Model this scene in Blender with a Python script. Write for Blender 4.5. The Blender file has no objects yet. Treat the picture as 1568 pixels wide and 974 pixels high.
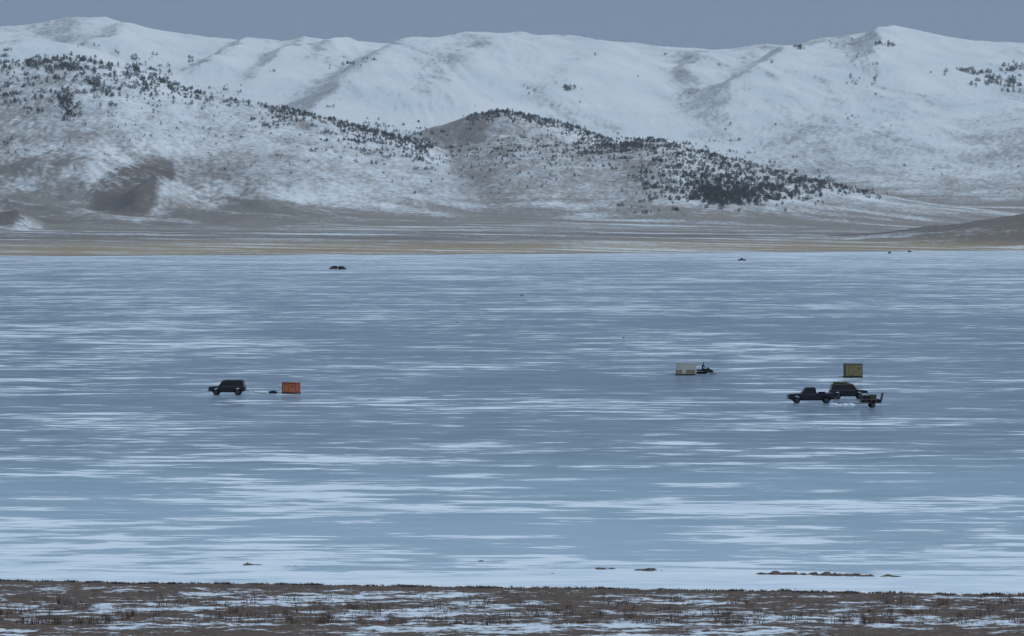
import bpy, bmesh, math, random
import numpy as np
from mathutils import Vector, Matrix
random.seed(7); rng=np.random.default_rng(11)
scene=bpy.context.scene
scene.view_settings.view_transform='Standard'
scene.view_settings.look='None'
scene.view_settings.exposure=0

# ------------------------------------------------------------ survey constants
F=8711.0      # focal length expressed in reference-picture units
H=20.4        # eye height above the ice
YH=355.0      # horizon row
def ux(px): return (px-784.0)/F
def on_ice(px,py):
    d=F*H/(py-YH); return ux(px)*d, d

# ------------------------------------------------------------ numpy noise
_ang=np.random.default_rng(5).random(4096)*2*np.pi
_gx=np.cos(_ang).astype(np.float32); _gy=np.sin(_ang).astype(np.float32)
def pn(x,y,seed=0):
    fx=np.floor(x); fy=np.floor(y)
    xi=fx.astype(np.int64); yi=fy.astype(np.int64)
    xf=(x-fx).astype(np.float32); yf=(y-fy).astype(np.float32)
    def g(ix,iy,dx,dy):
        h=ix*374761393+iy*668265263+seed*1442695041
        h=((h^(h>>13))*1274126177)
        h=(h^(h>>16))&4095
        return _gx[h]*dx+_gy[h]*dy
    u=xf*xf*xf*(xf*(xf*6-15)+10); v=yf*yf*yf*(yf*(yf*6-15)+10)
    a=g(xi,yi,xf,yf); b=g(xi+1,yi,xf-1,yf); c=g(xi,yi+1,xf,yf-1); d=g(xi+1,yi+1,xf-1,yf-1)
    return ((a*(1-u)+b*u)*(1-v)+(c*(1-u)+d*u)*v)*1.4
def fbm(x,y,o=4,seed=0,gain=0.5):
    s=0;a=1;f=1;n=0
    for i in range(o):
        s=s+a*pn(x*f,y*f,seed+i*17); n+=a; a*=gain; f*=2.03
    return s/n
def ridged(x,y,o=4,seed=0,gain=0.5):
    s=0;a=1;f=1;n=0
    for i in range(o):
        s=s+a*(1-2*np.abs(pn(x*f,y*f,seed+i*31))); n+=a; a*=gain; f*=2.07
    return s/n
def sst(a,b,x):
    t=np.clip((x-a)/(b-a),0,1); return t*t*(3-2*t)
def smax(a,b,k):
    h=np.clip(0.5+0.5*(a-b)/k,0,1); return b*(1-h)+a*h+k*h*(1-h)

# ------------------------------------------------------------ materials
def newmat(name):
    m=bpy.data.materials.new(name); m.use_nodes=True
    nt=m.node_tree; b=nt.nodes['Principled BSDF']
    return m,nt,b
def simple(name,col,rough=0.6,metal=0.0,var=0.25,scale=6.0,spec=0.3):
    m,nt,b=newmat(name)
    tc=nt.nodes.new('ShaderNodeTexCoord'); n=nt.nodes.new('ShaderNodeTexNoise')
    n.inputs['Scale'].default_value=scale; n.inputs['Detail'].default_value=5
    nt.links.new(tc.outputs['Object'],n.inputs['Vector'])
    r=nt.nodes.new('ShaderNodeValToRGB')
    c0=[c*(1-var) for c in col]+[1]; c1=[min(1,c*(1+var)) for c in col]+[1]
    r.color_ramp.elements[0].color=c0; r.color_ramp.elements[1].color=c1
    r.color_ramp.elements[0].position=.3; r.color_ramp.elements[1].position=.7
    nt.links.new(n.outputs['Fac'],r.inputs[0]); nt.links.new(r.outputs[0],b.inputs['Base Color'])
    b.inputs['Roughness'].default_value=rough; b.inputs['Metallic'].default_value=metal
    b.inputs['Specular IOR Level'].default_value=spec
    return m
class NT:
    def __init__(s,nt): s.nt=nt
    def n(s,t,**kw):
        x=s.nt.nodes.new(t)
        for k,v in kw.items(): setattr(x,k,v)
        return x
    def l(s,a,b): s.nt.links.new(a,b)
    def val(s,inp,v):
        if isinstance(v,(int,float)): inp.default_value=v
        elif isinstance(v,(tuple,list)): inp.default_value=v
        else: s.l(v,inp)
    def math(s,op,a,b=0.0,c=None,clamp=False):
        x=s.n('ShaderNodeMath',operation=op); x.use_clamp=clamp
        s.val(x.inputs[0],a); s.val(x.inputs[1],b)
        if c is not None: s.val(x.inputs[2],c)
        return x.outputs[0]
    def noise(s,vec,sc,detail=4,rough=.5,off=(0,0,0),dist=0):
        mp=s.n('ShaderNodeMapping'); mp.inputs['Scale'].default_value=sc; mp.inputs['Location'].default_value=off
        s.l(vec,mp.inputs['Vector'])
        x=s.n('ShaderNodeTexNoise'); x.inputs['Scale'].default_value=1; x.inputs['Detail'].default_value=detail
        x.inputs['Roughness'].default_value=rough; x.inputs['Distortion'].default_value=dist
        s.l(mp.outputs[0],x.inputs['Vector']); return x.outputs['Fac']
    def mix(s,f,a,b):
        x=s.n('ShaderNodeMix',data_type='RGBA'); s.val(x.inputs[0],f)
        for i,v in ((6,a),(7,b)):
            if isinstance(v,tuple): x.inputs[i].default_value=v if len(v)==4 else v+(1,)
            else: s.l(v,x.inputs[i])
        return x.outputs[2]
    def smooth(s,v,a,b,to0=0,to1=1):
        x=s.n('ShaderNodeMapRange',interpolation_type='SMOOTHSTEP'); s.val(x.inputs[0],v)
        x.inputs[1].default_value=a; x.inputs[2].default_value=b; x.inputs[3].default_value=to0; x.inputs[4].default_value=to1
        return x.outputs[0]
    def ramp(s,v,stops):
        x=s.n('ShaderNodeValToRGB'); e=x.color_ramp.elements
        while len(e)<len(stops): e.new(.5)
        for el,(p,c) in zip(e,stops):
            el.position=p; el.color=(c,c,c,1) if isinstance(c,float) else tuple(c)+(1,)
        s.l(v,x.inputs[0]); return x.outputs[0]

def grid_mesh(name,X,Y,Z,mat,attr=None):
    r,c=X.shape
    me=bpy.data.meshes.new(name)
    co=np.stack([X,Y,Z],-1).reshape(-1,3).astype(np.float32)
    idx=np.arange(r*c).reshape(r,c)
    q=np.stack([idx[:-1,:-1],idx[:-1,1:],idx[1:,1:],idx[1:,:-1]],-1).reshape(-1,4).astype(np.int32)
    me.vertices.add(len(co)); me.vertices.foreach_set('co',co.ravel())
    me.loops.add(q.size); me.loops.foreach_set('vertex_index',q.ravel())
    me.polygons.add(len(q)); me.polygons.foreach_set('loop_start',np.arange(0,q.size,4,dtype=np.int32))
    me.polygons.foreach_set('loop_total',np.full(len(q),4,dtype=np.int32))
    me.update(calc_edges=True)
    me.polygons.foreach_set('use_smooth',np.ones(len(q),dtype=bool))
    if attr is not None:
        a=me.color_attributes.new('cover','FLOAT_COLOR','POINT')
        a.data.foreach_set('color',attr.reshape(-1,4).astype(np.float32).ravel())
    me.materials.append(mat)
    ob=bpy.data.objects.new(name,me); scene.collection.objects.link(ob); return ob

# ------------------------------------------------------------ world + sun
w=bpy.data.worlds.new("World"); scene.world=w; w.use_nodes=True
nt=w.node_tree; nt.nodes.clear(); T=NT(nt)
SUN_EL=math.radians(33); SUN_AZ=math.radians(82)   # azimuth measured clockwise from +Y (from the right)
sky=T.n('ShaderNodeTexSky',sky_type='NISHITA'); sky.sun_disc=False
sky.sun_elevation=SUN_EL; sky.sun_rotation=SUN_AZ; sky.altitude=2200; sky.dust_density=2.0
bg1=T.n('ShaderNodeBackground'); bg1.inputs[1].default_value=0.10; T.l(sky.outputs[0],bg1.inputs[0])
tc=T.n('ShaderNodeTexCoord'); sp=T.n('ShaderNodeSeparateXYZ'); T.l(tc.outputs['Generated'],sp.inputs[0])
cn=T.noise(tc.outputs['Generated'],(2.2,2.2,9),5,.55)
zz=T.math('ADD',sp.outputs['Z'],T.math('MULTIPLY',T.math('SUBTRACT',cn,0.5),0.05))
deck=T.ramp(zz,[(0.0,(.135,.222,.372)),(0.05,(.110,.192,.338)),(0.25,(.28,.375,.50)),(0.75,(.55,.66,.78))])
bg2=T.n('ShaderNodeBackground'); T.l(deck,bg2.inputs[0]); bg2.inputs[1].default_value=1.0
mx=T.n('ShaderNodeMixShader'); mx.inputs[0].default_value=0.93
T.l(bg1.outputs[0],mx.inputs[1]); T.l(bg2.outputs[0],mx.inputs[2])
out=T.n('ShaderNodeOutputWorld'); T.l(mx.outputs[0],out.inputs[0])
sd=bpy.data.lights.new('sun','SUN'); sd.energy=1.25; sd.angle=math.radians(14); sd.color=(1,.96,.9)
so=bpy.data.objects.new('sun',sd); scene.collection.objects.link(so)
dirv=Vector((math.sin(SUN_AZ)*math.cos(SUN_EL),math.cos(SUN_AZ)*math.cos(SUN_EL),math.sin(SUN_EL)))
so.rotation_euler=dirv.to_track_quat('Z','Y').to_euler(); so.location=(300,0,300)

# ------------------------------------------------------------ far terrain
uc=np.arange(-0.100,0.100,0.00022)
ue=0.100+np.cumsum(0.0008*1.07**np.arange(52))
u=np.concatenate([-ue[::-1],uc,ue])
dd=np.concatenate([np.arange(4300,6600,22),np.arange(6600,9600,11),np.arange(9600,13700,17),np.arange(13700,17500,80)])
U,D=np.meshgrid(u,dd); PX=784+U*F; X=U*D
def table(pts,sm=16):
    p=np.array(pts,float); g=np.arange(-3200,4200,4.0); v=np.interp(g,p[:,0],p[:,1])
    k=np.exp(-0.5*(np.arange(-40,41)*4.0/sm)**2); k/=k.sum()
    v=np.convolve(np.pad(v,40,mode='edge'),k,'valid')
    return np.interp(784+u*F,g,v)
def ridge(pts,dc,wf,wb,jit=0,seed=0,basez=0.0,sm=16):
    py=table(pts,sm)[None,:]
    zc=H+dc*(YH-py)/F
    dj=dc+jit*fbm(X/700,D/1500,2,seed)
    t=np.where(D<dj,1-(dj-D)/wf,1-(D-dj)/wb)
    neg=np.clip(t,-1,0)
    t=np.clip(t,0,1)
    s=0.5*t**1.2+0.5*(t*t*(3-2*t))
    return basez+(zc-basez)*s-80*np.clip(1-t/.08,0,1)+neg*60
def row_proj(Zs): return YH-F*(Zs-H)/D
def fitsky(Zr,pts,dlo,dmid,sm=8):
    want=table(pts,sm)
    got=row_proj(Zr).min(axis=0); e=got-want
    k=np.exp(-0.5*(np.arange(-24,25)/9.0)**2); k/=k.sum(); e=np.convolve(np.pad(e,24,mode='edge'),k,'valid')
    return Zr+sst(dlo,dmid,D)*e[None,:]*D/F
shore=np.interp(PX,[-3000,0,800,1568,4000],[4300,4690,5180,6200,7500])+60*fbm(X/260,X*0,3,5)
s=D-shore
plain=np.where(s>0, s*0.0125+np.clip(s-2200,0,None)*0.012, s*0.02)
plain=np.maximum(plain,-4)
plain=plain+np.clip(s/600,0,1)*(2.0*fbm(X/260,D/420,3,8))
Ap=[(-3000,190),(-1200,150),(-600,120),(0,97),(60,92),(110,86),(150,92),(200,105),(260,127),(320,146),(400,158),(450,168),(520,182),(560,196),(620,211),(660,222),(760,258),(900,292),(1000,310),(1200,330),(4000,330)]
Bp=[(-3000,330),(300,330),(480,262),(600,214),(680,190),(740,171),(775,168),(820,178),(870,190),(930,213),(1000,240),(1100,285),(1200,320),(4000,330)]
Cp=[(-3000,330),(480,325),(560,285),(640,243),(700,226),(780,208),(850,214),(900,222),(950,220),(1000,211),(1050,223),(1120,243),(1200,265),(1270,281),(1345,297),(1430,312),(1600,330),(4000,330)]
Dp=[(-3000,90),(-1200,30),(-500,60),(0,42),(60,35),(130,24),(170,28),(220,43),(300,55),(400,62),(500,62),(600,66),(660,66),(700,54),(730,49),(790,56),(850,53),(900,58),(1000,70),(1080,75),(1110,77),(1160,68),(1220,69),(1290,59),(1340,47),(1400,47),(1460,60),(1568,66),(1900,50),(2500,90),(4000,110)]
Ep=[(-3000,150),(-500,110),(0,72),(120,66),(200,95),(280,145),(330,190),(450,240),(700,300),(4000,330)]
Gp=[(-3000,340),(800,330),(1000,275),(1100,240),(1200,205),(1290,185),(1400,190),(1480,200),(1568,180),(1700,150),(2100,120),(4000,160)]
A=ridge(Ap,9000,1750,1500,jit=160,seed=3)
B=ridge(Bp,9900,1300,1500,jit=80,seed=9)
C=ridge(Cp,8850,1400,900,jit=100,seed=21)
Dr=ridge(Dp,13200,3900,2500,jit=150,seed=33,basez=30,sm=45)
E=ridge(Ep,11300,1700,1500,jit=160,seed=41,sm=40)
G=ridge(Gp,11300,2100,1500,jit=200,seed=47,sm=40)
# downslope drainage
wx=X+120*fbm(X/500,D/900,3,50)
wd_=D+260*fbm(X/400,D/800,3,53)
gul=ridged((wx+0.30*wd_)/330,(wd_-.5*wx)/1100,5,60,.5)
gul2=ridged((wx-0.10*wd_)/150,wd_/520,4,71,.5)
big=ridged((wx+0.42*wd_)/950,wd_/2300,4,80,.42)
roll=fbm(wx/420,wd_/700,4,85)
def edge(Z,base,k): return np.clip((Z-base)/k,0,1)
mA=edge(A,plain,110); mC=edge(C,plain,90); mD=edge(Dr,plain,160)
A=A+mA*(7*gul+3.2*gul2+7*roll+2.2*fbm(X/45,D/80,3,90))
B=B+edge(B,plain,90)*(4*gul2+3*fbm(X/60,D/90,3,92))
C=C+mC*(4.5*gul2+4*gul+5*roll+1.8*fbm(X/40,D/60,3,94))
Dr=Dr+mD*(30*big+14*gul+20*roll+1.0*fbm(X/70,D/140,3,96))-mD*12
E=E+edge(E,plain,110)*(14*big+10*gul+8*roll)-8*edge(E,plain,110)
G=G+edge(G,plain,110)*(18*big+10*gul+12*roll)-8*edge(G,plain,110)
def spur(Z,pts,amp,wl,wr):
    p=np.array([(ux(a)*b,b) for a,b in pts]); o=np.argsort(p[:,1]); p=p[o]
    cx=np.interp(D,p[:,1],p[:,0])+45*fbm(D/300,D*0,3,int(amp*7)+3)
    inside=sst(p[0,1]-350,p[0,1]+350,D)*(1-sst(p[-1,1]-300,p[-1,1]+500,D))
    q=X-cx
    h=np.where(q<0,np.exp(-(q/wl)**2),np.exp(-(q/wr)**2))
    return Z+amp*h*inside
for pts,a,wl,wr in [([(690,12900),(650,12400),(575,11700),(470,11000)],62,85,300),
                    ([(490,12900),(455,12400),(405,11900)],32,40,120),
                    ([(395,12900),(360,12400),(320,12000)],28,36,110),
                    ([(1290,12900),(1235,12300),(1170,11800),(1110,11300)],56,70,230),
                    ([(1385,12900),(1355,12500),(1340,11900)],38,40,190),
                    ([(1075,12700),(1065,12200),(1078,11700)],24,36,150),
                    ([(210,12900),(180,12400),(140,12000)],34,50,170),
                    ([(560,12900),(520,12500),(490,12200)],20,34,100),
                    ([(-200,12800),(-260,12000)],40,60,200),([(1800,12800),(1740,12000)],50,60,240),
                    ([(820,12700),(770,12100),(680,11400)],20,60,220),
                    ([(960,12700),(920,12100),(870,11400)],20,60,220)]:
    Dr=spur(Dr,pts,a,wl,wr)
A=fitsky(A,Ap,7600,9000); C=fitsky(C,Cp,7700,8850); B=fitsky(B,Bp,8800,9900); Dr=fitsky(Dr,Dp,11200,13100)
Z=smax(plain,A,10); Z=smax(Z,C,8); Z=smax(Z,B,8); Z=smax(Z,E,22); Z=smax(Z,G,22); Z=smax(Z,Dr,22)
# left-hand foothills: rounded, rough, scoured ground at the toe of the slope
fm=(1-sst(330,640,PX))*sst(6700,7500,D)*(1-sst(7900,8500,D))
fr=ridged((wx+.5*wd_)/210,wd_/520,4,140,.5)
Z=Z+fm*(11*fr+8*fbm(X/90,D/200,4,143))
fm2=(1-sst(250,480,PX))*sst(6300,7000,D)*(1-sst(7900,8500,D))
dark=fm2*np.clip(fbm(X/110,D/330,4,145)*1.9+.30,0,1)*.75
def knoll(Z,px,pyt,d,wl,wr,wd,zb):
    zt=H+d*(YH-pyt)/F; x0=ux(px)*d
    q=X-x0+14*fbm(X/50,D/110,3,149); q=np.where(q<0,q/wl,q/wr)
    r=np.sqrt(q*q+((D-d+80*fbm(X/80,D/150,2,151))/wd)**2+.01)
    h=zt-(zt-zb)*(r*.95)+2.5*fbm(X/22,D/50,3,101)
    return smax(Z,h,8), np.clip(1.35-r,0,1)
for px,py,d,wl,wr,wd,dk,zb in [(243,260,7800,75,60,300,1.5,45),(28,318,6700,75,35,230,1.3,22)]:
    Z,m=knoll(Z,px,py,d,wl,wr,wd,zb)
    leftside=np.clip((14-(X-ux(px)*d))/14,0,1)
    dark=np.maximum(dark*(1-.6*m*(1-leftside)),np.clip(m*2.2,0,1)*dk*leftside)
R=ridge([(-3000,372),(1150,366),(1230,362),(1320,359),(1400,350),(1480,340),(1568,328),(1800,305),(2300,300),(4000,330)],6900,650,500,jit=60,seed=55)
R=np.where(PX>1100,R,-60)
R=R+np.clip(R/20,0,1)*3.0*fbm(X/40,D/60,4,111)
darkR=edge(R,plain,8)*sst(1150,1350,PX)
Z=smax(Z,R,2)
fine=np.clip((Z-plain)/30,0,1)
Z=Z+fine*(0.9*fbm(X/14,D/22,2,120))
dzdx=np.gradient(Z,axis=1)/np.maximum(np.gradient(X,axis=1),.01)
alt=Z-plain
far=sst(9900,11000,D)*sst(10,60,alt)
snow=0.17+0.35*sst(0,40,alt)+0.08*sst(60,200,alt)+0.24*far
snow=snow+np.clip(-dzdx*(0.55+.55*far),-.32,.24)      # left faces darker, right lighter: wind-scoured snow plus slope shading put into the colour
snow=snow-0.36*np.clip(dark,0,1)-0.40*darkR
bB=sst(0,1,edge(B,np.maximum(A,C),25))*(D>9000)*(D<10300)*sst(640,720,PX)*(1-sst(980,1050,PX))
snow=snow-0.13*bB-0.09*(mC*(D<9300)*sst(640,760,PX))
snow=snow+0.11*fbm(X/180,D/500,3,130)+far*(.09*gul+.14*fbm(wx/260,wd_/520,4,137))
gold=sst(0,150,s)*(1-sst(350,1100,s+200*fbm(X/400,D/500,3,133)))
brush=np.clip(np.clip(dark,0,1)*.9+.8*darkR+0.6*bB+0.5*sst(800,1200,s+150*fbm(X/300,D/400,3,134))*(1-sst(1500,1900,s)),0,1)
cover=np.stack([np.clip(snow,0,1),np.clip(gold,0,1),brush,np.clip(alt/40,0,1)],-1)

m,nt,b=newmat('mountain_ground'); T=NT(nt)
geo=T.n('ShaderNodeNewGeometry'); P=geo.outputs['Position']
at=T.n('ShaderNodeAttribute',attribute_name='cover'); sc=T.n('ShaderNodeSeparateColor'); T.l(at.outputs['Color'],sc.inputs[0])
sR,sG,sB=sc.outputs[0],sc.outputs[1],sc.outputs[2]
na=T.noise(P,(1/7,1/16,1/7),4,.6); nb=T.noise(P,(1/38,1/75,1/30),5,.55,(7,3,1),.6); nc=T.noise(P,(1/150,1/200,1/80),4,.5,(31,5,2))
nd=T.noise(P,(1/320,1/110,1/200),5,.6,(3,8,1),.4)
flat=T.math('SUBTRACT',1.0,at.outputs['Alpha'])
nsum=T.math('ADD',T.math('ADD',T.math('MULTIPLY',T.math('SUBTRACT',na,.5),1.0),T.math('MULTIPLY',T.math('SUBTRACT',nb,.5),.8)),T.math('MULTIPLY',T.math('SUBTRACT',nc,.5),.5))
nsum=T.math('ADD',nsum,T.math('MULTIPLY',T.math('MULTIPLY',T.math('SUBTRACT',nd,.46),2.4),flat))
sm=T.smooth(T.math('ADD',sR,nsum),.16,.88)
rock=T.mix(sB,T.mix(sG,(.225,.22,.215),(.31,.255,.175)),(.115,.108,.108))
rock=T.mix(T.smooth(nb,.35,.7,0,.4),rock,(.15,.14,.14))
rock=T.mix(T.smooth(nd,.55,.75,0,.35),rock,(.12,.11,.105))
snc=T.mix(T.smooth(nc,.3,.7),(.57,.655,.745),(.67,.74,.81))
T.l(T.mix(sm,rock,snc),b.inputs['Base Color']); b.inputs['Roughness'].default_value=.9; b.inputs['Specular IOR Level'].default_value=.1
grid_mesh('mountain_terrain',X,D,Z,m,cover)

# ------------------------------------------------------------ trees on the hills (one mass)
p0=math.atan((487-YH)/F); cp,spn=math.cos(p0),math.sin(p0)
PROJ=487-F*(D*spn+(Z-H)*cp)/(D*cp-(Z-H)*spn)
CM=np.minimum.accumulate(PROJ,axis=0)
def hit(px,py):
    j=int(np.clip(np.searchsorted(u,ux(px)),1,len(u)-2))
    col=CM[:,j]
    if col[-1]>py: return None
    i=int(np.argmax(col<=py))
    if i<1: return None
    return X[i,j],D[i,j],Z[i,j]
def tree_template(seed,n=38):
    r=np.random.default_rng(seed); V=[];Fc=[]
    lean=r.uniform(-.08,.08)
    for k,(z0,r0) in enumerate([(0,.05),(.5,.025)]):
        for a in range(4): V.append((r0*math.cos(a*1.57),r0*math.sin(a*1.57),z0))
    for a in range(4): Fc.append((a,(a+1)%4,4+(a+1)%4)); Fc.append((a,4+(a+1)%4,4+a))
    for k in range(n):
        z=r.uniform(.08,1.0); rad=.36*(1-((z-.35)/.68)**2 if z>.35 else .6+.4*z/.35)
        rad=max(rad,.04)*r.uniform(.35,1.12); a=r.uniform(0,6.283)
        c=np.array([rad*math.cos(a)+lean*z,rad*math.sin(a),z]); sz=r.uniform(.08,.17)
        for q in range(2):
            d1=r.normal(size=3); d1/=np.linalg.norm(d1); d2=r.normal(size=3); d2/=np.linalg.norm(d2)
            i=len(V); V+= [tuple(c+d1*sz),tuple(c+d2*sz),tuple(c-(d1+d2)*sz*.6)]; Fc.append((i,i+1,i+2))
    return np.array(V),np.array(Fc)
temps=[tree_template(s) for s in range(7)]
spots=[]
def cl(px,py,sx,sy,n,h,clump=0):
    for _ in range(int(n*1.6)):
        a=hit(px+random.gauss(0,sx),py+random.gauss(0,sy))
        if a and a[1]>6500:
            k=1+(random.random()<.45)*random.randint(1,5)*(clump)
            for _ in range(k):
                spots.append((a[0]+random.gauss(0,5)*(k>1),a[1]+random.gauss(0,4)*(k>1),a[2]-.4,h*random.uniform(.45,1.2)))
for c in [(110,102,75,8,60,7,1),(60,115,50,18,45,6,1),(140,130,55,22,50,6.5,1),(215,125,35,12,50,6.5,1),(15,150,25,22,20,6,1),(102,163,10,8,12,8,1),(95,150,7,5,6,8,1),
          (280,145,40,10,36,5,1),(435,185,30,8,36,5,1),(15,225,12,8,10,4,0),(335,170,40,12,16,4,0),(150,190,90,25,30,4,0),
          (600,225,45,13,80,5,1),(648,235,8,18,24,6,1),(560,205,30,8,50,5,1),(690,255,30,15,20,4,0),(770,285,30,8,8,4,0),
          (990,228,50,7,60,5,1),(1120,278,62,15,150,6,1),(1085,293,30,11,90,6.5,1),(1200,290,45,11,100,6,1),(1120,302,34,8,110,7,1),(1000,290,22,16,40,5,1),
          (850,232,90,14,130,4,1),(1300,293,22,4,12,4,0),(930,225,40,8,50,5,1),(820,250,60,14,50,4,0),(1050,250,50,12,80,5,1),
          (865,138,5,2.5,6,8,1),(1351,70,6,2,6,7,1),(1222,72,4,2,5,7,1),(1290,78,25,8,7,6,0),(1310,126,10,4,6,6,0),(1500,112,30,3,16,8,1),(1535,128,18,9,32,8,1),
          (1560,105,12,4,10,8,1),(1338,125,3,14,7,6,0),(1300,180,6,3,3,7,0),(1018,85,4,3,2,8,0),(815,135,12,6,3,6,0),(292,92,3,3,3,8,0),(530,97,18,4,9,6,1),(1180,150,300,50,8,6,0),
          (-200,130,90,30,60,7,1),(1800,130,80,30,60,8,1),(1480,260,80,30,5,5,0),(250,200,160,35,40,3.5,0),(480,230,120,25,30,3.5,0),(950,165,150,25,5,5,0)]:
    cl(*c)
def crest(pts,n,dy,h):
    p=np.array(pts,float)
    for _ in range(n):
        px=random.uniform(p[0,0],p[-1,0]); py=np.interp(px,p[:,0],p[:,1])+abs(random.gauss(0,dy))+1
        for k in range(6):
            a=hit(px,py)
            if a and a[1]<10400:
                for q in range(random.choice((1,1,2,3))): spots.append((a[0]+random.gauss(0,4)*(q>0),a[1],a[2]-.3,h*random.uniform(.5,1.2)))
                break
            py+=2
crest([(-100,100),(110,86),(200,105),(320,146),(450,168),(560,196),(660,222)],280,5,5.5)
crest([(400,158),(450,168),(560,196),(660,222)],170,4,5)
crest([(715,178),(775,168),(870,190),(940,216)],420,7,5)
crest([(940,220),(1000,211),(1120,243),(1200,265),(1345,297)],230,5,5)
VV=[];FF=[];off=0
for (x,y,z,h) in spots:
    V,Fc=temps[random.randrange(7)]
    a=random.uniform(0,6.28); wd=h*random.uniform(.9,1.45)
    Q=np.stack([(V[:,0]*math.cos(a)-V[:,1]*math.sin(a))*wd+x,(V[:,0]*math.sin(a)+V[:,1]*math.cos(a))*wd+y,V[:,2]*h+z],-1)
    VV.append(Q); FF.append(Fc+off); off+=len(V)
VV=np.concatenate(VV); FF=np.concatenate(FF)
def tri_mesh(name,V,Fa,mat):
    me=bpy.data.meshes.new(name)
    me.vertices.add(len(V)); me.vertices.foreach_set('co',V.astype(np.float32).ravel())
    me.loops.add(Fa.size); me.loops.foreach_set('vertex_index',Fa.astype(np.int32).ravel())
    me.polygons.add(len(Fa)); me.polygons.foreach_set('loop_start',np.arange(0,Fa.size,3,dtype=np.int32))
    me.polygons.foreach_set('loop_total',np.full(len(Fa),3,dtype=np.int32)); me.update(calc_edges=True)
    me.materials.append(mat); ob=bpy.data.objects.new(name,me); scene.collection.objects.link(ob); return ob
tm=simple('juniper_foliage',(.06,.075,.085),.9,var=.5,scale=.08,spec=.1)
tri_mesh('distant_juniper_trees',VV,FF,tm)
print('trees',len(spots))

# ------------------------------------------------------------ winter haze over the basin (a real scattering volume)
hm=bpy.data.materials.new('valley_haze'); hm.use_nodes=True; nt=hm.node_tree; nt.nodes.clear(); T=NT(nt)
vs=T.n('ShaderNodeVolumeScatter'); vs.inputs['Color'].default_value=(.82,.91,1,1); vs.inputs['Density'].default_value=3.7e-5; vs.inputs['Anisotropy'].default_value=.1
o_=T.n('ShaderNodeOutputMaterial'); T.l(vs.outputs[0],o_.inputs['Volume'])
bm=bmesh.new(); bmesh.ops.create_cube(bm,size=1); bmesh.ops.scale(bm,vec=(24000,14500,900),verts=bm.verts); bmesh.ops.translate(bm,vec=(0,4200+7250,420),verts=bm.verts)
me=bpy.data.meshes.new('atmospheric_haze'); bm.to_mesh(me); bm.free(); me.materials.append(hm)
scene.collection.objects.link(bpy.data.objects.new('atmospheric_haze',me))

# ------------------------------------------------------------ lake ice
m,nt,b=newmat('lake_ice'); T=NT(nt)
geo=T.n('ShaderNodeNewGeometry'); P=geo.outputs['Position']; sp=T.n('ShaderNodeSeparateXYZ'); T.l(P,sp.inputs[0])
px_,py_=sp.outputs[0],sp.outputs[1]
wob=T.noise(P,(1/22,1/60,1),3,.5,(3,9,0))
yw=T.math('ADD',py_,T.math('MULTIPLY',T.math('MULTIPLY',T.math('SUBTRACT',wob,.5),py_),.10))
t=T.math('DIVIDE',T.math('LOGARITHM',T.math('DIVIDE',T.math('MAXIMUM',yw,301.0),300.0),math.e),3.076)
def c(n,a): return T.math('MULTIPLY',T.math('SUBTRACT',n,.5),a)
n0=T.noise(P,(1/4.5,1/1.8,1),4,.62,(2,2,0)); n1=T.noise(P,(1/10,1/6,1),5,.6,(0,0,0),.3); n2=T.noise(P,(1/24,1/24,1),4,.55,(5,1,0)); n3=T.noise(P,(1/60,1/90,1),4,.55,(9,4,0)); n4=T.noise(P,(1/160,1/330,1),4,.55,(1,4,0))
ns=T.math('ADD',T.math('ADD',c(n0,.70),c(n1,1.15)),T.math('ADD',T.math('ADD',c(n2,.70),c(n3,.70)),c(n4,.5)))
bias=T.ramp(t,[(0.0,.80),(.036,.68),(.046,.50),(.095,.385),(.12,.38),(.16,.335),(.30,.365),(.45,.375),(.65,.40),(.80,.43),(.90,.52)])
def blob(cx,cy,rx,ry,amt):
    a=T.math('DIVIDE',T.math('SUBTRACT',px_,cx),rx); cc=T.math('DIVIDE',T.math('SUBTRACT',py_,cy),ry)
    r=T.math('ADD',T.math('MULTIPLY',a,a),T.math('MULTIPLY',cc,cc))
    return T.smooth(r,0.0,1.6,amt,0)
bl=T.math('ADD',T.math('ADD',blob(-17,434,9,28,.18),blob(-35,360,14,22,.12)),T.math('ADD',blob(58,860,30,110,.10),blob(-62,1010,30,130,.10)))
q=T.math('ADD',T.math('ADD',ns,bias),bl)
mask=T.smooth(q,.45,.58)
thin=T.smooth(q,.22,.50,0,.30)
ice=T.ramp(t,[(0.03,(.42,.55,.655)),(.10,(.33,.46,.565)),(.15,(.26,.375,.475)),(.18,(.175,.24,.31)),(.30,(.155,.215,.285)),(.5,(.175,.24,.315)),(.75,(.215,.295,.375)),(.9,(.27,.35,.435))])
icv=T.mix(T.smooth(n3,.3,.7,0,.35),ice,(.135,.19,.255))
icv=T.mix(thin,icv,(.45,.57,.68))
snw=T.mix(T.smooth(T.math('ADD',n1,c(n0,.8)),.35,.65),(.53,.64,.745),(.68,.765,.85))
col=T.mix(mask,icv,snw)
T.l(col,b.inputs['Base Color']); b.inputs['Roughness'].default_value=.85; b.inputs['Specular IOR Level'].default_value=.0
gl=T.n('ShaderNodeBsdfGlossy'); gl.inputs['Roughness'].default_value=.12; gl.inputs['Color'].default_value=(.80,.86,.92,1)
bp=T.n('ShaderNodeBump'); bp.inputs['Strength'].default_value=.08; bp.inputs['Distance'].default_value=.02; T.l(n0,bp.inputs['Height']); T.l(bp.outputs[0],gl.inputs['Normal'])
ms=T.n('ShaderNodeMixShader'); T.l(T.smooth(mask,0,1,.30,.03),ms.inputs[0]); T.l(b.outputs[0],ms.inputs[1]); T.l(gl.outputs[0],ms.inputs[2])
T.l(ms.outputs[0],nt.nodes['Material Output'].inputs[0])
lx=np.linspace(-4500,4500,41); ly=np.linspace(268,7600,41); LX,LY=np.meshgrid(lx,ly)
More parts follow.
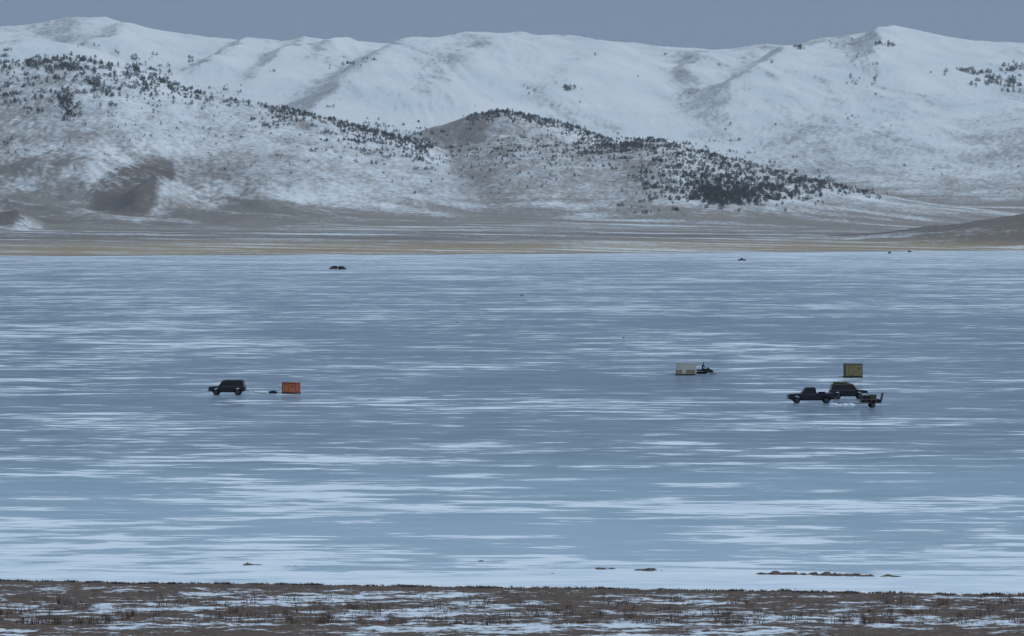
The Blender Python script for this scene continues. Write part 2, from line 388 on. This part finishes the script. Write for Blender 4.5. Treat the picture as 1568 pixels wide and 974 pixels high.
grid_mesh('frozen_lake',LX,LY,LX*0,m)

# ------------------------------------------------------------ near shore
xc=np.arange(-36,36,.11); xe=36+np.cumsum(.3*1.17**np.arange(45)); xs=np.concatenate([-xe[::-1],xc,xe])
ys=np.concatenate([np.arange(-60,268,5.5),np.arange(268,368,.19)])
XS,YS=np.meshgrid(xs,ys)
line=325.6-30*np.tanh(.215*XS/30)
edgen=1.5*fbm(XS/1.4,YS/3,4,200)+1.8*fbm(XS/9,YS/14,3,205)
zz=np.clip((line+edgen-YS)*.05,-.22,1.2)
zz=np.where(YS<line+2,zz+.09*fbm(XS/.7,YS/.9,4,210)+.10*fbm(XS/4,YS/3,3,214)*np.clip((line-YS)/6,0,1),zz)
for cx,cy,rx,ry,a in [(-16,348,1.1,.8,.30),(5.6,344,1.2,1,.30),(8.2,342.5,1.3,1,.34),(15.6,339,1.6,.7,.28),(18.6,337.5,1.4,.8,.30),(20.6,337,1.2,.9,.34),(22.6,336.4,1.0,.7,.31),(-1.9,352,.35,.9,.30),(-13,347,1.8,.5,.23),(2.5,339.5,.5,.4,.26),(-14.6,334,.5,.4,.2),(17,338.3,3.5,.5,.24)]:
    g=np.exp(-((XS-cx)/rx)**2-((YS-cy)/ry)**2)
    zz=zz+g*a*(.92+.9*fbm(XS/.5,YS/.7,3,220))
hill=17.6*np.clip(1-np.clip(YS,-10,240)/240,0,1.04)**2
zz=zz+hill
m,nt,b=newmat('shore_ground'); T=NT(nt)
geo=T.n('ShaderNodeNewGeometry'); P=geo.outputs['Position']; sp=T.n('ShaderNodeSeparateXYZ'); T.l(P,sp.inputs[0])
a1=T.noise(P,(1/2.2,1/1.5,1),5,.65,(0,0,0),.4); a2=T.noise(P,(1/9,1/7,1),3,.5,(4,4,0)); a3=T.noise(P,(4,4,4),4,.7); a4=T.noise(P,(1.1,1.1,1.1),3,.6,(3,1,0))
yy=T.math('ADD',sp.outputs[1],T.math('MULTIPLY',sp.outputs[0],.215))
bias=T.ramp(T.smooth(yy,270,335),[(0,.47),(.40,.47),(.70,.41),(.80,.28),(.86,.10),(1,.0)])
q=T.math('ADD',T.math('ADD',T.math('MULTIPLY',T.math('SUBTRACT',a1,.5),1.4),T.math('MULTIPLY',T.math('SUBTRACT',a2,.5),.9)),T.math('ADD',bias,T.math('MULTIPLY',T.math('SUBTRACT',a3,.5),.45)))
sm=T.smooth(q,.48,.66)
dirt=T.ramp(a3,[(.25,(.062,.048,.043)),(.5,(.115,.090,.079)),(.75,(.19,.155,.13))])
dirt=T.mix(T.smooth(a4,.35,.65,0,.45),dirt,(.068,.050,.043))
T.l(T.mix(sm,dirt,(.60,.69,.79)),b.inputs['Base Color']); b.inputs['Roughness'].default_value=.95; b.inputs['Specular IOR Level'].default_value=.1
bp=T.n('ShaderNodeBump'); bp.inputs['Strength'].default_value=.6; bp.inputs['Distance'].default_value=.08; T.l(a3,bp.inputs['Height']); T.l(bp.outputs[0],b.inputs['Normal'])
grid_mesh('shore_ground',XS,YS,zz,m)
def shore_z(x,y):
    j=int(np.clip(np.searchsorted(xs,x),0,len(xs)-1)); i=int(np.clip(np.searchsorted(ys,y),0,len(ys)-1)); return zz[i,j]
def weeds(name,n,y0,y1,hh,mat,clus,bl,sd_,shoreline=False):
    V=[];Fa=[]
    for _ in range(n):
        cx=random.uniform(-34,34); cy=y0+(y1-y0)*random.random()**2.0
        if shoreline: cy=325.6-30*math.tanh(.215*cx/30)+random.uniform(-3.5,.9)
        if pn(np.array([cx/clus]),np.array([cy/clus]),sd_)[0]<(-.1 if shoreline else .02): continue
        z=shore_z(cx,cy); h0=hh*random.uniform(.35,1.3)
        if shoreline and z<-.02: continue
        for k in range(random.randint(bl//2,bl)):
            x=cx+random.gauss(0,.14); y=cy+random.gauss(0,.14); h=h0*random.uniform(.5,1.1)
            lx_=random.gauss(0,.3)*h; ly_=random.gauss(0,.2)*h; wv=random.uniform(.006,.012)*(2 if shoreline else 1)
            i=len(V); V+=[(x-wv,y,z-.03),(x+wv,y,z-.03),(x+lx_*.4+wv*.8,y+ly_*.4,z+h*.55),(x+lx_*.4-wv*.8,y+ly_*.4,z+h*.55),(x+lx_,y+ly_,z+h)]
            Fa+=[(i,i+1,i+2),(i,i+2,i+3),(i+3,i+2,i+4)]
            if random.random()<.5:
                j=len(V); sx_=random.choice((-1,1))*h*.25; V+=[(x+lx_*.4,y,z+h*.5),(x+lx_*.4+.015,y,z+h*.53),(x+lx_*.4+sx_,y,z+h*.85)]; Fa.append((j,j+1,j+2))
    tri_mesh(name,np.array(V),np.array(Fa),mat)
weeds('dry_weeds',1000,278,296,.52,simple('weed_stems',(.13,.082,.068),.9,var=.5,scale=2),3.0,12,300)
weeds('dry_grass',2400,278,318,.12,simple('grass_stems',(.15,.115,.09),.9,var=.5,scale=2),2.0,8,303)
weeds('shoreline_tussocks',1500,0,1,.13,simple('tussock_stems',(.12,.09,.072),.9,var=.5,scale=2),1.6,14,306,True)

# ------------------------------------------------------------ object helpers
def empty(name,x,y,z=0,rot=0):
    e=bpy.data.objects.new(name,None); scene.collection.objects.link(e); e.location=(x,y,z); e.rotation_euler=(0,0,rot); e.empty_display_size=.3; return e
def finish(bm,name,mat,par,bevel=0,smooth=False):
    bmesh.ops.recalc_face_normals(bm,faces=bm.faces)
    me=bpy.data.meshes.new(name); bm.to_mesh(me); bm.free(); me.materials.append(mat)
    if smooth:
        for p in me.polygons: p.use_smooth=True
    ob=bpy.data.objects.new(name,me); scene.collection.objects.link(ob); ob.parent=par
    if bevel:
        mo=ob.modifiers.new('bevel','BEVEL'); mo.width=bevel; mo.segments=2; mo.limit_method='ANGLE'
    return ob
def box(par,name,c,sz,mat,bevel=.01,rot=None):
    bm=bmesh.new(); bmesh.ops.create_cube(bm,size=1); bmesh.ops.scale(bm,vec=sz,verts=bm.verts)
    if rot: bmesh.ops.rotate(bm,cent=(0,0,0),matrix=Matrix.Rotation(rot[0],3,rot[1]),verts=bm.verts)
    bmesh.ops.translate(bm,vec=c,verts=bm.verts); return finish(bm,name,mat,par,bevel)
def prism(par,name,pts,y0,y1,mat,bevel=.03):
    bm=bmesh.new(); a=[bm.verts.new((x,y0,z)) for x,z in pts]; c=[bm.verts.new((x,y1,z)) for x,z in pts]
    bm.faces.new(a); bm.faces.new(c[::-1]); n=len(pts)
    for i in range(n): bm.faces.new((a[i],a[(i+1)%n],c[(i+1)%n],c[i]))
    return finish(bm,name,mat,par,bevel)
def loft(par,name,r0,z0,r1,z1,mat,bevel=.03):
    bm=bmesh.new()
    def ring(r,z): x0,x1,w=r; return [bm.verts.new(v) for v in ((x0,-w,z),(x1,-w,z),(x1,w,z),(x0,w,z))]
    a=ring(r0,z0); c=ring(r1,z1); bm.faces.new(a[::-1]); bm.faces.new(c)
    for i in range(4): bm.faces.new((a[i],a[(i+1)%4],c[(i+1)%4],c[i]))
    return finish(bm,name,mat,par,bevel)
def strut(par,name,p,q,r,mat,seg=6):
    p=Vector(p);q=Vector(q); d=q-p; bm=bmesh.new()
    bmesh.ops.create_cone(bm,cap_ends=True,segments=seg,radius1=r,radius2=r,depth=d.length)
    M=d.to_track_quat('Z','Y').to_matrix().to_4x4(); M.translation=(p+q)/2
    bmesh.ops.transform(bm,matrix=M,verts=bm.verts); return finish(bm,name,mat,par)
def wheel(par,name,x,y,r,wd,tyre,rim,side):
    bm=bmesh.new(); bmesh.ops.create_cone(bm,cap_ends=True,segments=28,radius1=r,radius2=r,depth=wd)
    bmesh.ops.rotate(bm,cent=(0,0,0),matrix=Matrix.Rotation(math.pi/2,3,'X'),verts=bm.verts)
    bmesh.ops.translate(bm,vec=(x,y,r),verts=bm.verts); finish(bm,name,tyre,par,.04)
    for nm,rr,o,mm in (('rim',r*.58,.012,rim),('hub',r*.2,.03,tyre)):
        bm=bmesh.new(); bmesh.ops.create_cone(bm,cap_ends=True,segments=20,radius1=rr,radius2=rr*.9,depth=.03)
        bmesh.ops.rotate(bm,cent=(0,0,0),matrix=Matrix.Rotation(math.pi/2*side,3,'X'),verts=bm.verts)
        bmesh.ops.translate(bm,vec=(x,y+side*(wd/2+o),r),verts=bm.verts); finish(bm,name+'_'+nm,mm,par)
def ball(par,name,c,sz,mat,seg=16):
    bm=bmesh.new(); bmesh.ops.create_uvsphere(bm,u_segments=seg,v_segments=seg//2+2,radius=1); bmesh.ops.scale(bm,vec=sz,verts=bm.verts)
    bmesh.ops.translate(bm,vec=c,verts=bm.verts); return finish(bm,name,mat,par,smooth=True)
TY=simple('tyre_rubber',(.018,.018,.02),.8); GL=simple('window_glass',(.012,.014,.018),.22,spec=.35,var=.1)
CH=simple('chrome',(.25,.26,.28),.35,.7,var=.1); RIM=simple('wheel_rim',(.10,.105,.11),.5,.4); BK=simple('black_trim',(.015,.015,.017),.6)
HL=simple('headlamp',(.45,.47,.46),.3); TL=simple('tail_lamp',(.25,.02,.015),.3); SN=simple('snow_lump',(.68,.76,.84),.9,var=.05)
def archpts(cx,r,zb,n=9):
    return [(cx+r*math.cos(a),zb+r*math.sin(a)*1.0) for a in np.linspace(0,math.pi,n)]
def vehicle(name,x,y,rot,paint,kind='suv',roof=None,stripe=None):
    e=empty(name,x,y,0,rot); L=2.25 if kind=='suv' else 2.75; W=.90
    wb=1.32 if kind=='suv' else 1.72; wr=.37; zb=.46
    fx=-wb-.02; rx=wb+.05
    if kind=='suv':
        top=[(-L,.60),(-L-.02,.95),(-L+.08,1.06),(-1.0,1.15),(L-.06,1.16),(L,1.08),(L,.55),(L-.1,zb)]
    else:
        top=[(-L,.60),(-L-.02,1.0),(-L+.08,1.10),(-1.30,1.19),(.62,1.20),(.66,.86),(L,.86),(L,.55),(L-.08,zb)]
    pts=top+archpts(rx,.46,zb)+archpts(fx,.46,zb)+[(-L+.08,zb)]
    prism(e,'body',pts,-W,W,paint,.045)
    box(e,'underbody',(0,0,.47),(2*L-.9,1.5,.26),BK,.02)
    for sx,nm in ((fx,'front'),(rx,'rear')):
        for sy in (-1,1): wheel(e,f'{nm}_wheel_{"near" if sy<0 else "off"}',sx,sy*(W-.13),wr,.24,TY,RIM,sy)
        for sy in (-1,1):
            bm=bmesh.new(); prev=None
            for a in np.linspace(0.05,math.pi-.05,12):
                r0,r1=.455,.51
                v=[bm.verts.new((sx+r*math.cos(a),sy*(W+o),zb+r*math.sin(a))) for r,o in ((r0,-.03),(r0,.035),(r1,.02),(r1,-.03))]
                if prev:
                    for k in range(4): bm.faces.new((prev[k],prev[(k+1)%4],v[(k+1)%4],v[k]))
                prev=v
            finish(bm,nm+'_arch_flare',BK,e)
    if kind=='suv': b0=(-1.02,2.17,.84); t0=(-.50,2.02,.70); zt=1.80; pill=[(-.98,-.48),(.12,.16),(1.12,1.10),(2.14,2.0)]
    else: b0=(-1.25,.58,.83); t0=(-.68,.46,.69); zt=1.84; pill=[(-1.2,-.66),(-.30,-.24),(.55,.43)]
    loft(e,'window_glass',b0,1.14,t0,zt,GL,.02)
    loft(e,'roof',(t0[0]-.03,t0[1]+.04,t0[2]+.03),zt-.03,(t0[0]+.08,t0[1]-.03,t0[2]-.05),zt+.07,roof or paint,.03)
    for i,(a,c) in enumerate(pill):
        for sy in (-1,1): strut(e,f'pillar_{i}',(a,sy*(b0[2]+.005),1.14),(c,sy*(t0[2]+.012),zt),.05 if i not in(1,) else .04,paint)
    for sy in (-1,1):
        strut(e,'belt_trim',(b0[0],sy*(W+.004),1.10),(b0[1],sy*(W+.004),1.11),.012,CH)
        box(e,'side_moulding',(0,sy*(W+.012),.78),(1.75,.025,.06),stripe or BK,.005)
        for dx in ((-.95,.13,1.02) if kind=='suv' else (-1.2,-.28,.56)): box(e,'door_gap',(dx,sy*(W+.002),.85),(.018,.012,.52),BK,0)
        for dx in ((0,.9) if kind=='suv' else (-.42,.42)): box(e,'door_handle',(dx,sy*(W+.02),1.0),(.14,.03,.03),CH,.005)
        box(e,'side_mirror',(b0[0]+.22,sy*(W+.12),1.22),(.08,.18,.14),BK,.02)
        box(e,'headlamp',(-L-.03,sy*.66,.88),(.05,.22,.15),HL,.01)
        box(e,'tail_lamp',(L+.012,sy*.8,.85),(.05,.12,.28),TL,.01)
    box(e,'grille',(-L-.035,0,.87),(.05,1.0,.18),BK,.01)
    for k in range(5): box(e,'grille_bar',(-L-.065,-.4+.2*k,.87),(.015,.03,.17),CH,.002)
    box(e,'front_bumper',(-L-.09,0,.58),(.14,1.78,.16),CH,.03); box(e,'rear_bumper',(L+.09,0,.56),(.14,1.74,.15),CH,.03)
    if kind=='suv':
        for sy in (-1,1): strut(e,'roof_rail',(-.2,sy*.55,zt+.12),(1.8,sy*.55,zt+.12),.018,BK)
        for k in range(3): strut(e,'roof_crossbar',(.0+.8*k,-.58,zt+.12),(.0+.8*k,.58,zt+.12),.015,BK)
        for k in (-.2,1.8):
            for sy in (-1,1): strut(e,'rail_foot',(k,sy*.55,zt+.05),(k,sy*.55,zt+.12),.02,BK)
    else:
        for sy in (-1,1): prism(e,'bed_side',[(.69,.862),(L,.862),(L,1.17),(.69,1.19)],sy*W-(.06 if sy>0 else 0),sy*W+(.06 if sy<0 else 0),paint,.012)
        box(e,'tailgate',(L-.03,0,1.01),(.06,1.66,.29),paint,.01); box(e,'bed_front',(.72,0,1.02),(.05,1.66,.3),paint,.01)
    return e
def cargo(e,items):
    for nm,c,sz,mm in items: box(e,nm,c,sz,mm,.03,(random.uniform(-.15,.15),'Z'))
NAVY=simple('dark_navy_paint',(.018,.020,.034),.38,var=.15,spec=.4); MAR=simple('maroon_stripe',(.10,.025,.025),.4)
CHAR=simple('charcoal_paint',(.024,.024,.028),.4,var=.15,spec=.4); OLV=simple('olive_paint',(.085,.085,.055),.5)
WOOD=simple('plywood',(.33,.25,.14),.8,var=.3,scale=3); GREY=simple('galvanised_steel',(.20,.21,.22),.5,.5); ORG=simple('orange_canvas',(.46,.15,.075),.85,var=.15)
ORD=simple('red_brown_canvas',(.22,.065,.045),.85); CRM=simple('cream_panel',(.54,.52,.46),.8,var=.1); TAN=simple('tan_panel',(.30,.21,.14),.85); YOL=simple('mustard_panel',(.27,.215,.12),.85,var=.2); DOL=simple('dark_olive_canvas',(.09,.085,.06),.9)
BLU=simple('blue_cooler',(.05,.10,.2),.5); RED=simple('red_fuel_can',(.3,.03,.03),.5)

x,y=on_ice(348,605); e=vehicle('parked_suv',x,y,math.radians(-4),CHAR,'suv')
strut(e,'tow_line',(2.34,0,.5),(5.0,-.1,.16),.03,GREY)
x,y=on_ice(1242,617.5); e=vehicle('parked_pickup_truck',x,y,math.radians(3),NAVY,'pickup',stripe=MAR)
cargo(e,[('cargo_crate',(1.3,.1,1.12),(.8,.9,.5),BK),('cargo_cooler',(2.2,-.2,1.05),(.6,.5,.36),BLU),('fuel_can',(2.3,.45,1.05),(.3,.25,.38),RED)])
x,y=on_ice(1299,611); e=vehicle('parked_suv',x,y,math.radians(184),CHAR,'suv',roof=OLV)
box(e,'roof_load',(1.0,0,2.0),(1.7,1.1,.2),OLV,.06)

def hut(name,px,py,wd,dp,ht,rot,front,side,trim,lower=None,slope=.08,tow=.95):
    x,y=on_ice(px,py); e=empty(name,x,y,0,math.radians(rot))
    hw,hd=wd/2,dp/2; zb=.14
    prism(e,'wall_shell',[(-hw,zb),(hw,zb),(hw,ht-slope),(-hw,ht)],-hd,hd,side,.02)
    prism(e,'front_panel',[(-hw+.05,zb+.05),(hw-.05,zb+.05),(hw-.05,ht-slope-.07),(-hw+.05,ht-.06)],-hd-.035,-hd-.002,front,.008)
    if lower:
        box(e,'lower_front_panel',(0,-hd-.055,zb+.32),(wd-.12,.03,.6),lower,.008)
        for sx in (-1,1): box(e,'lower_side_panel',(sx*(hw+.017),0,zb+.32),(.03,dp-.1,.6),lower,.008)
    prism(e,'roof_panel',[(-hw-.07,ht+.003),(hw+.07,ht-slope-.002),(hw+.07,ht-slope+.05),(-hw-.07,ht+.055)],-hd-.09,hd+.07,trim,.01)
    for sx in (-1,1):
        strut(e,'corner_post',(sx*(hw+.01),-hd-.02,zb),(sx*(hw+.01),-hd-.02,ht-.06),.03,trim)
        prism(e,'runner',[(-hw-.25,.10),(-hw-.12,.02),(hw+.12,.02),(hw+.25,.10),(hw+.12,.07),(hw+.1,.138),(-hw-.1,.138),(-hw-.12,.07)],sx*(hd-.18)-.03,sx*(hd-.18)+.03,BK,.004)
    box(e,'door_frame',(-hw*.35,-hd-.062,zb+(ht-zb)*.46),(.62,.02,(ht-zb)*.80),trim,.005)
    box(e,'door_panel',(-hw*.35,-hd-.078,zb+(ht-zb)*.46),(.54,.02,(ht-zb)*.80-.1),front,.005)
    box(e,'window_pane',(hw*.55,-hd-.05,ht*.68),(.26,.02,.2),side,.004)
    strut(e,'tow_bar',(-hw-.1,0,.14),(-hw-tow,0,.14),.035,GREY)
    return e
hut('orange_ice_fishing_shelter',446,603,1.85,1.5,1.40,-22,ORG,ORD,ORD,slope=.04,tow=1.6)
hut('cream_ice_fishing_shelter',1050,574.5,2.5,1.7,1.72,10,CRM,CRM,CRM,lower=TAN)
hut('plywood_ice_fishing_shelter',1306,578,2.4,1.8,1.9,6,YOL,DOL,DOL,slope=.03)
def sled(name,px,py,load=True,rot=0,s=1):
    x,y=on_ice(px,py); e=empty(name,x,y,0,rot)
    prism(e,'sled_tub',[(-.62*s,.28*s),(-.5*s,.06*s),(.5*s,.05*s),(.55*s,.25*s),(.5*s,.25*s),(.44*s,.09*s),(-.44*s,.1*s),(-.56*s,.3*s)],-.3*s,.3*s,BK,.01)
    for sy in (-1,1): prism(e,'sled_side',[(-.58*s,.28*s),(-.48*s,.06*s),(.5*s,.05*s),(.54*s,.25*s)],sy*.3*s-.012,sy*.3*s+.012,BK,.004)
    if load:
        box(e,'gear_box',(.05,0,.24*s),(.5*s,.4*s,.26*s),CHAR,.02); box(e,'gear_bag',(-.3*s,0,.24*s),(.22*s,.36*s,.2*s),BLU,.03)
        strut(e,'auger_shaft',(-.5*s,.15*s,.34*s),(.6*s,.1*s,.42*s),.02,RED)
    strut(e,'tow_rope',(-.6*s,0,.2*s),(-1.5*s,0,.1*s),.01,BK); return e
sled('gear_sled',418,603,True)
x,y=on_ice(396,601); e=empty('snow_covered_pile',x,y)
for k in range(9): ball(e,f'snow_lump_{k}',(-1.5+k*.36,random.uniform(-.2,.2),.02),(.35,.3,random.uniform(.1,.2)),SN,12)
for px,py,s_ in ((955,518,.5),(700,494.5,.45),(799,453,.9)):
    sled('gear_sled',px,py,True,random.uniform(0,3),s_)

x,y=on_ice(1081,573.5); e=empty('snowmobile',x,y,0,math.pi+math.radians(6))
prism(e,'track_tunnel',[(-.2,.25),(.0,.08),(1.25,.06),(1.4,.22),(1.35,.42),(.2,.45)],-.2,.2,BK,.03)
prism(e,'cowl',[(-1.15,.30),(-.95,.22),(-.1,.25),(.1,.5),(.0,.85),(-.35,.92),(-.9,.62)],-.36,.36,CHAR,.06)
prism(e,'windshield',[(-.55,.86),(-.30,.92),(-.10,1.12),(-.14,1.13)],-.26,.26,GL,.01)
prism(e,'seat',[(.05,.48),(1.3,.48),(1.38,.66),(1.2,.74),(.1,.70)],-.19,.19,BK,.05)
box(e,'rear_rack',(1.42,0,.55),(.4,.4,.03),GREY,.005)
for sy in (-1,1):
    prism(e,'ski',[(-1.5,.20),(-1.38,.05),(-.35,.03),(-.35,.06),(-1.3,.09)],sy*.45-.07,sy*.45+.07,BK,.006)
    strut(e,'ski_strut',(-.8,sy*.45,.08),(-.7,sy*.25,.4),.03,GREY); strut(e,'handlebar',(-.05,0,.95),(.05,sy*.36,1.02),.018,BK)
    box(e,'running_board',(.35,sy*.32,.26),(.9,.18,.03),BK,.005)
box(e,'headlamp',(-.98,0,.62),(.06,.3,.12),HL,.02)
JK=simple('dark_parka',(.022,.026,.04),.85); SKN=simple('skin',(.45,.28,.2),.6,var=.1)
def person(name,par_loc,rot,pose):
    e=empty(name,*par_loc,rot); V,Ed,Rd=pose
    me=bpy.data.meshes.new('body'); me.from_pydata(V,Ed,[]); me.materials.append(JK)
    ob=bpy.data.objects.new('body',me); scene.collection.objects.link(ob); ob.parent=e
    ob.modifiers.new('skin','SKIN'); sb=ob.modifiers.new('sub','SUBSURF'); sb.levels=2; sb.render_levels=2
    bpy.context.view_layer.update()
    if not me.skin_vertices:
        bm=bmesh.new(); bm.from_mesh(me); bm.verts.layers.skin.verify(); bm.to_mesh(me); bm.free()
    for i,r in enumerate(Rd): me.skin_vertices[0].data[i].radius=r if isinstance(r,tuple) else (r,r)
    me.skin_vertices[0].data[0].use_root=True
    return e
V=[(.55,0,.82),(.50,0,1.08),(.42,0,1.32),(.38,0,1.45),(.36,0,1.50)]
R=[(.17,.15),(.16,.14),(.19,.14),(.08,.08),(.06,.06)]; E_=[(0,1),(1,2),(2,3),(3,4)]
for sy in (-1,1):
    i=len(V); V+=[(.40,sy*.20,1.36),(.25,sy*.28,1.14),(.07,sy*.32,1.03)]; R+=[.075,.06,.045]; E_+=[(2,i),(i,i+1),(i+1,i+2)]
    i=len(V); V+=[(.50,sy*.12,.80),(.12,sy*.26,.78),(.22,sy*.32,.38),(.06,sy*.32,.31)]; R+=[.11,.085,.065,.05]; E_+=[(0,i),(i,i+1),(i+1,i+2),(i+2,i+3)]
pe=person('seated_rider',(x,y,0),math.pi+math.radians(6),(V,E_,R))
ball(pe,'head',(.34,0,1.60),(.095,.08,.115),SKN); ball(pe,'nose',(.245,0,1.59),(.02,.014,.02),SKN,8); ball(pe,'knit_hat',(.355,0,1.655),(.11,.095,.085),JK)
for sy in (-1,1):
    ball(pe,'ear',(.345,sy*.08,1.60),(.02,.01,.03),SKN,8); ball(pe,'glove_palm',(.05,sy*.33,1.02),(.05,.045,.035),BK,10)
    for k in range(4): strut(pe,f'glove_finger_{k}',(.04,sy*(.30+.02*k),1.035),(.005,sy*(.30+.02*k),1.01),.010,BK)
    strut(pe,'glove_thumb',(.06,sy*.29,1.02),(.02,sy*.275,1.0),.011,BK)

x,y=on_ice(1333,624); e=empty('utility_trailer',x,y,0,math.radians(5))
box(e,'deck',(0,0,.55),(2.3,1.4,.07),WOOD,.01)
for sy in (-1,1):
    strut(e,'bottom_rail',(-1.15,sy*.72,.52),(1.15,sy*.72,.52),.035,GREY); strut(e,'top_rail',(-1.15,sy*.72,.98),(1.15,sy*.72,.98),.028,GREY)
    for k in range(5): strut(e,'stake',(-1.15+k*.575,sy*.72,.5),(-1.15+k*.575,sy*.72,.98),.025,GREY)
    box(e,'side_board',(0,sy*.70,.74),(2.2,.02,.30),BK,.004); wheel(e,'wheel',.15,sy*.84,.30,.19,TY,RIM,sy); box(e,'mudguard',(.15,sy*.86,.66),(.8,.24,.03),BK,.01)
strut(e,'loading_ramp_edge',(1.17,-.68,.55),(1.45,-.68,1.72),.035,GREY); strut(e,'loading_ramp_edge',(1.17,.68,.55),(1.45,.68,1.72),.035,GREY)
for k in range(4): strut(e,'ramp_slat',(1.22+.07*k,-.68,.75+.3*k),(1.22+.07*k,.68,.75+.3*k),.025,BK)
box(e,'ramp_mesh',(1.31,0,1.13),(.02,1.3,1.05),BK,.0,(math.atan2(.28,1.17),'Y'))
strut(e,'drawbar',(-1.15,.35,.5),(-1.9,0,.45),.035,GREY); strut(e,'drawbar',(-1.15,-.35,.5),(-1.9,0,.45),.035,GREY); strut(e,'jack_stand',(-1.75,0,.5),(-1.75,0,.02),.025,GREY)
cargo(e,[('gear_crate',(-.6,-.1,1.0),(.9,.9,.8),BK),('gear_tarp',(.3,.1,1.05),(.8,.9,.9),DOL),('cooler',(-.75,-.3,1.52),(.55,.4,.22),CRM),('fuel_can',(.85,-.3,.78),(.3,.3,.4),RED)])
x,y=on_ice(1290,621); e=empty('snow_pile',x,y)
for k in range(8): ball(e,f'snow_lump_{k}',(-1.2+k*.36,random.uniform(-.5,.5),.02),(.33,.4,random.uniform(.10,.28)),SN,12)

for px,py,rot,kd,pt in ((510.5,412.5,.6,'suv',CHAR),(524,413,2.6,'suv',MAR),(1136,399.5,.1,'pickup',CHAR),(1362,388.5,1.2,'suv',CHAR),(1393,386.5,2.2,'suv',NAVY)):
    x,y=on_ice(px,py); vehicle('distant_parked_suv' if kd=='suv' else 'distant_pickup_truck',x,y,rot,pt,kd)

# ------------------------------------------------------------ camera
cd=bpy.data.cameras.new('camera'); cd.sensor_width=36; cd.lens=36*F/1568.0; cd.clip_start=1; cd.clip_end=60000
co=bpy.data.objects.new('camera',cd); scene.collection.objects.link(co)
co.location=(0,0,H); co.rotation_euler=(math.pi/2-p0,0,0); scene.camera=co
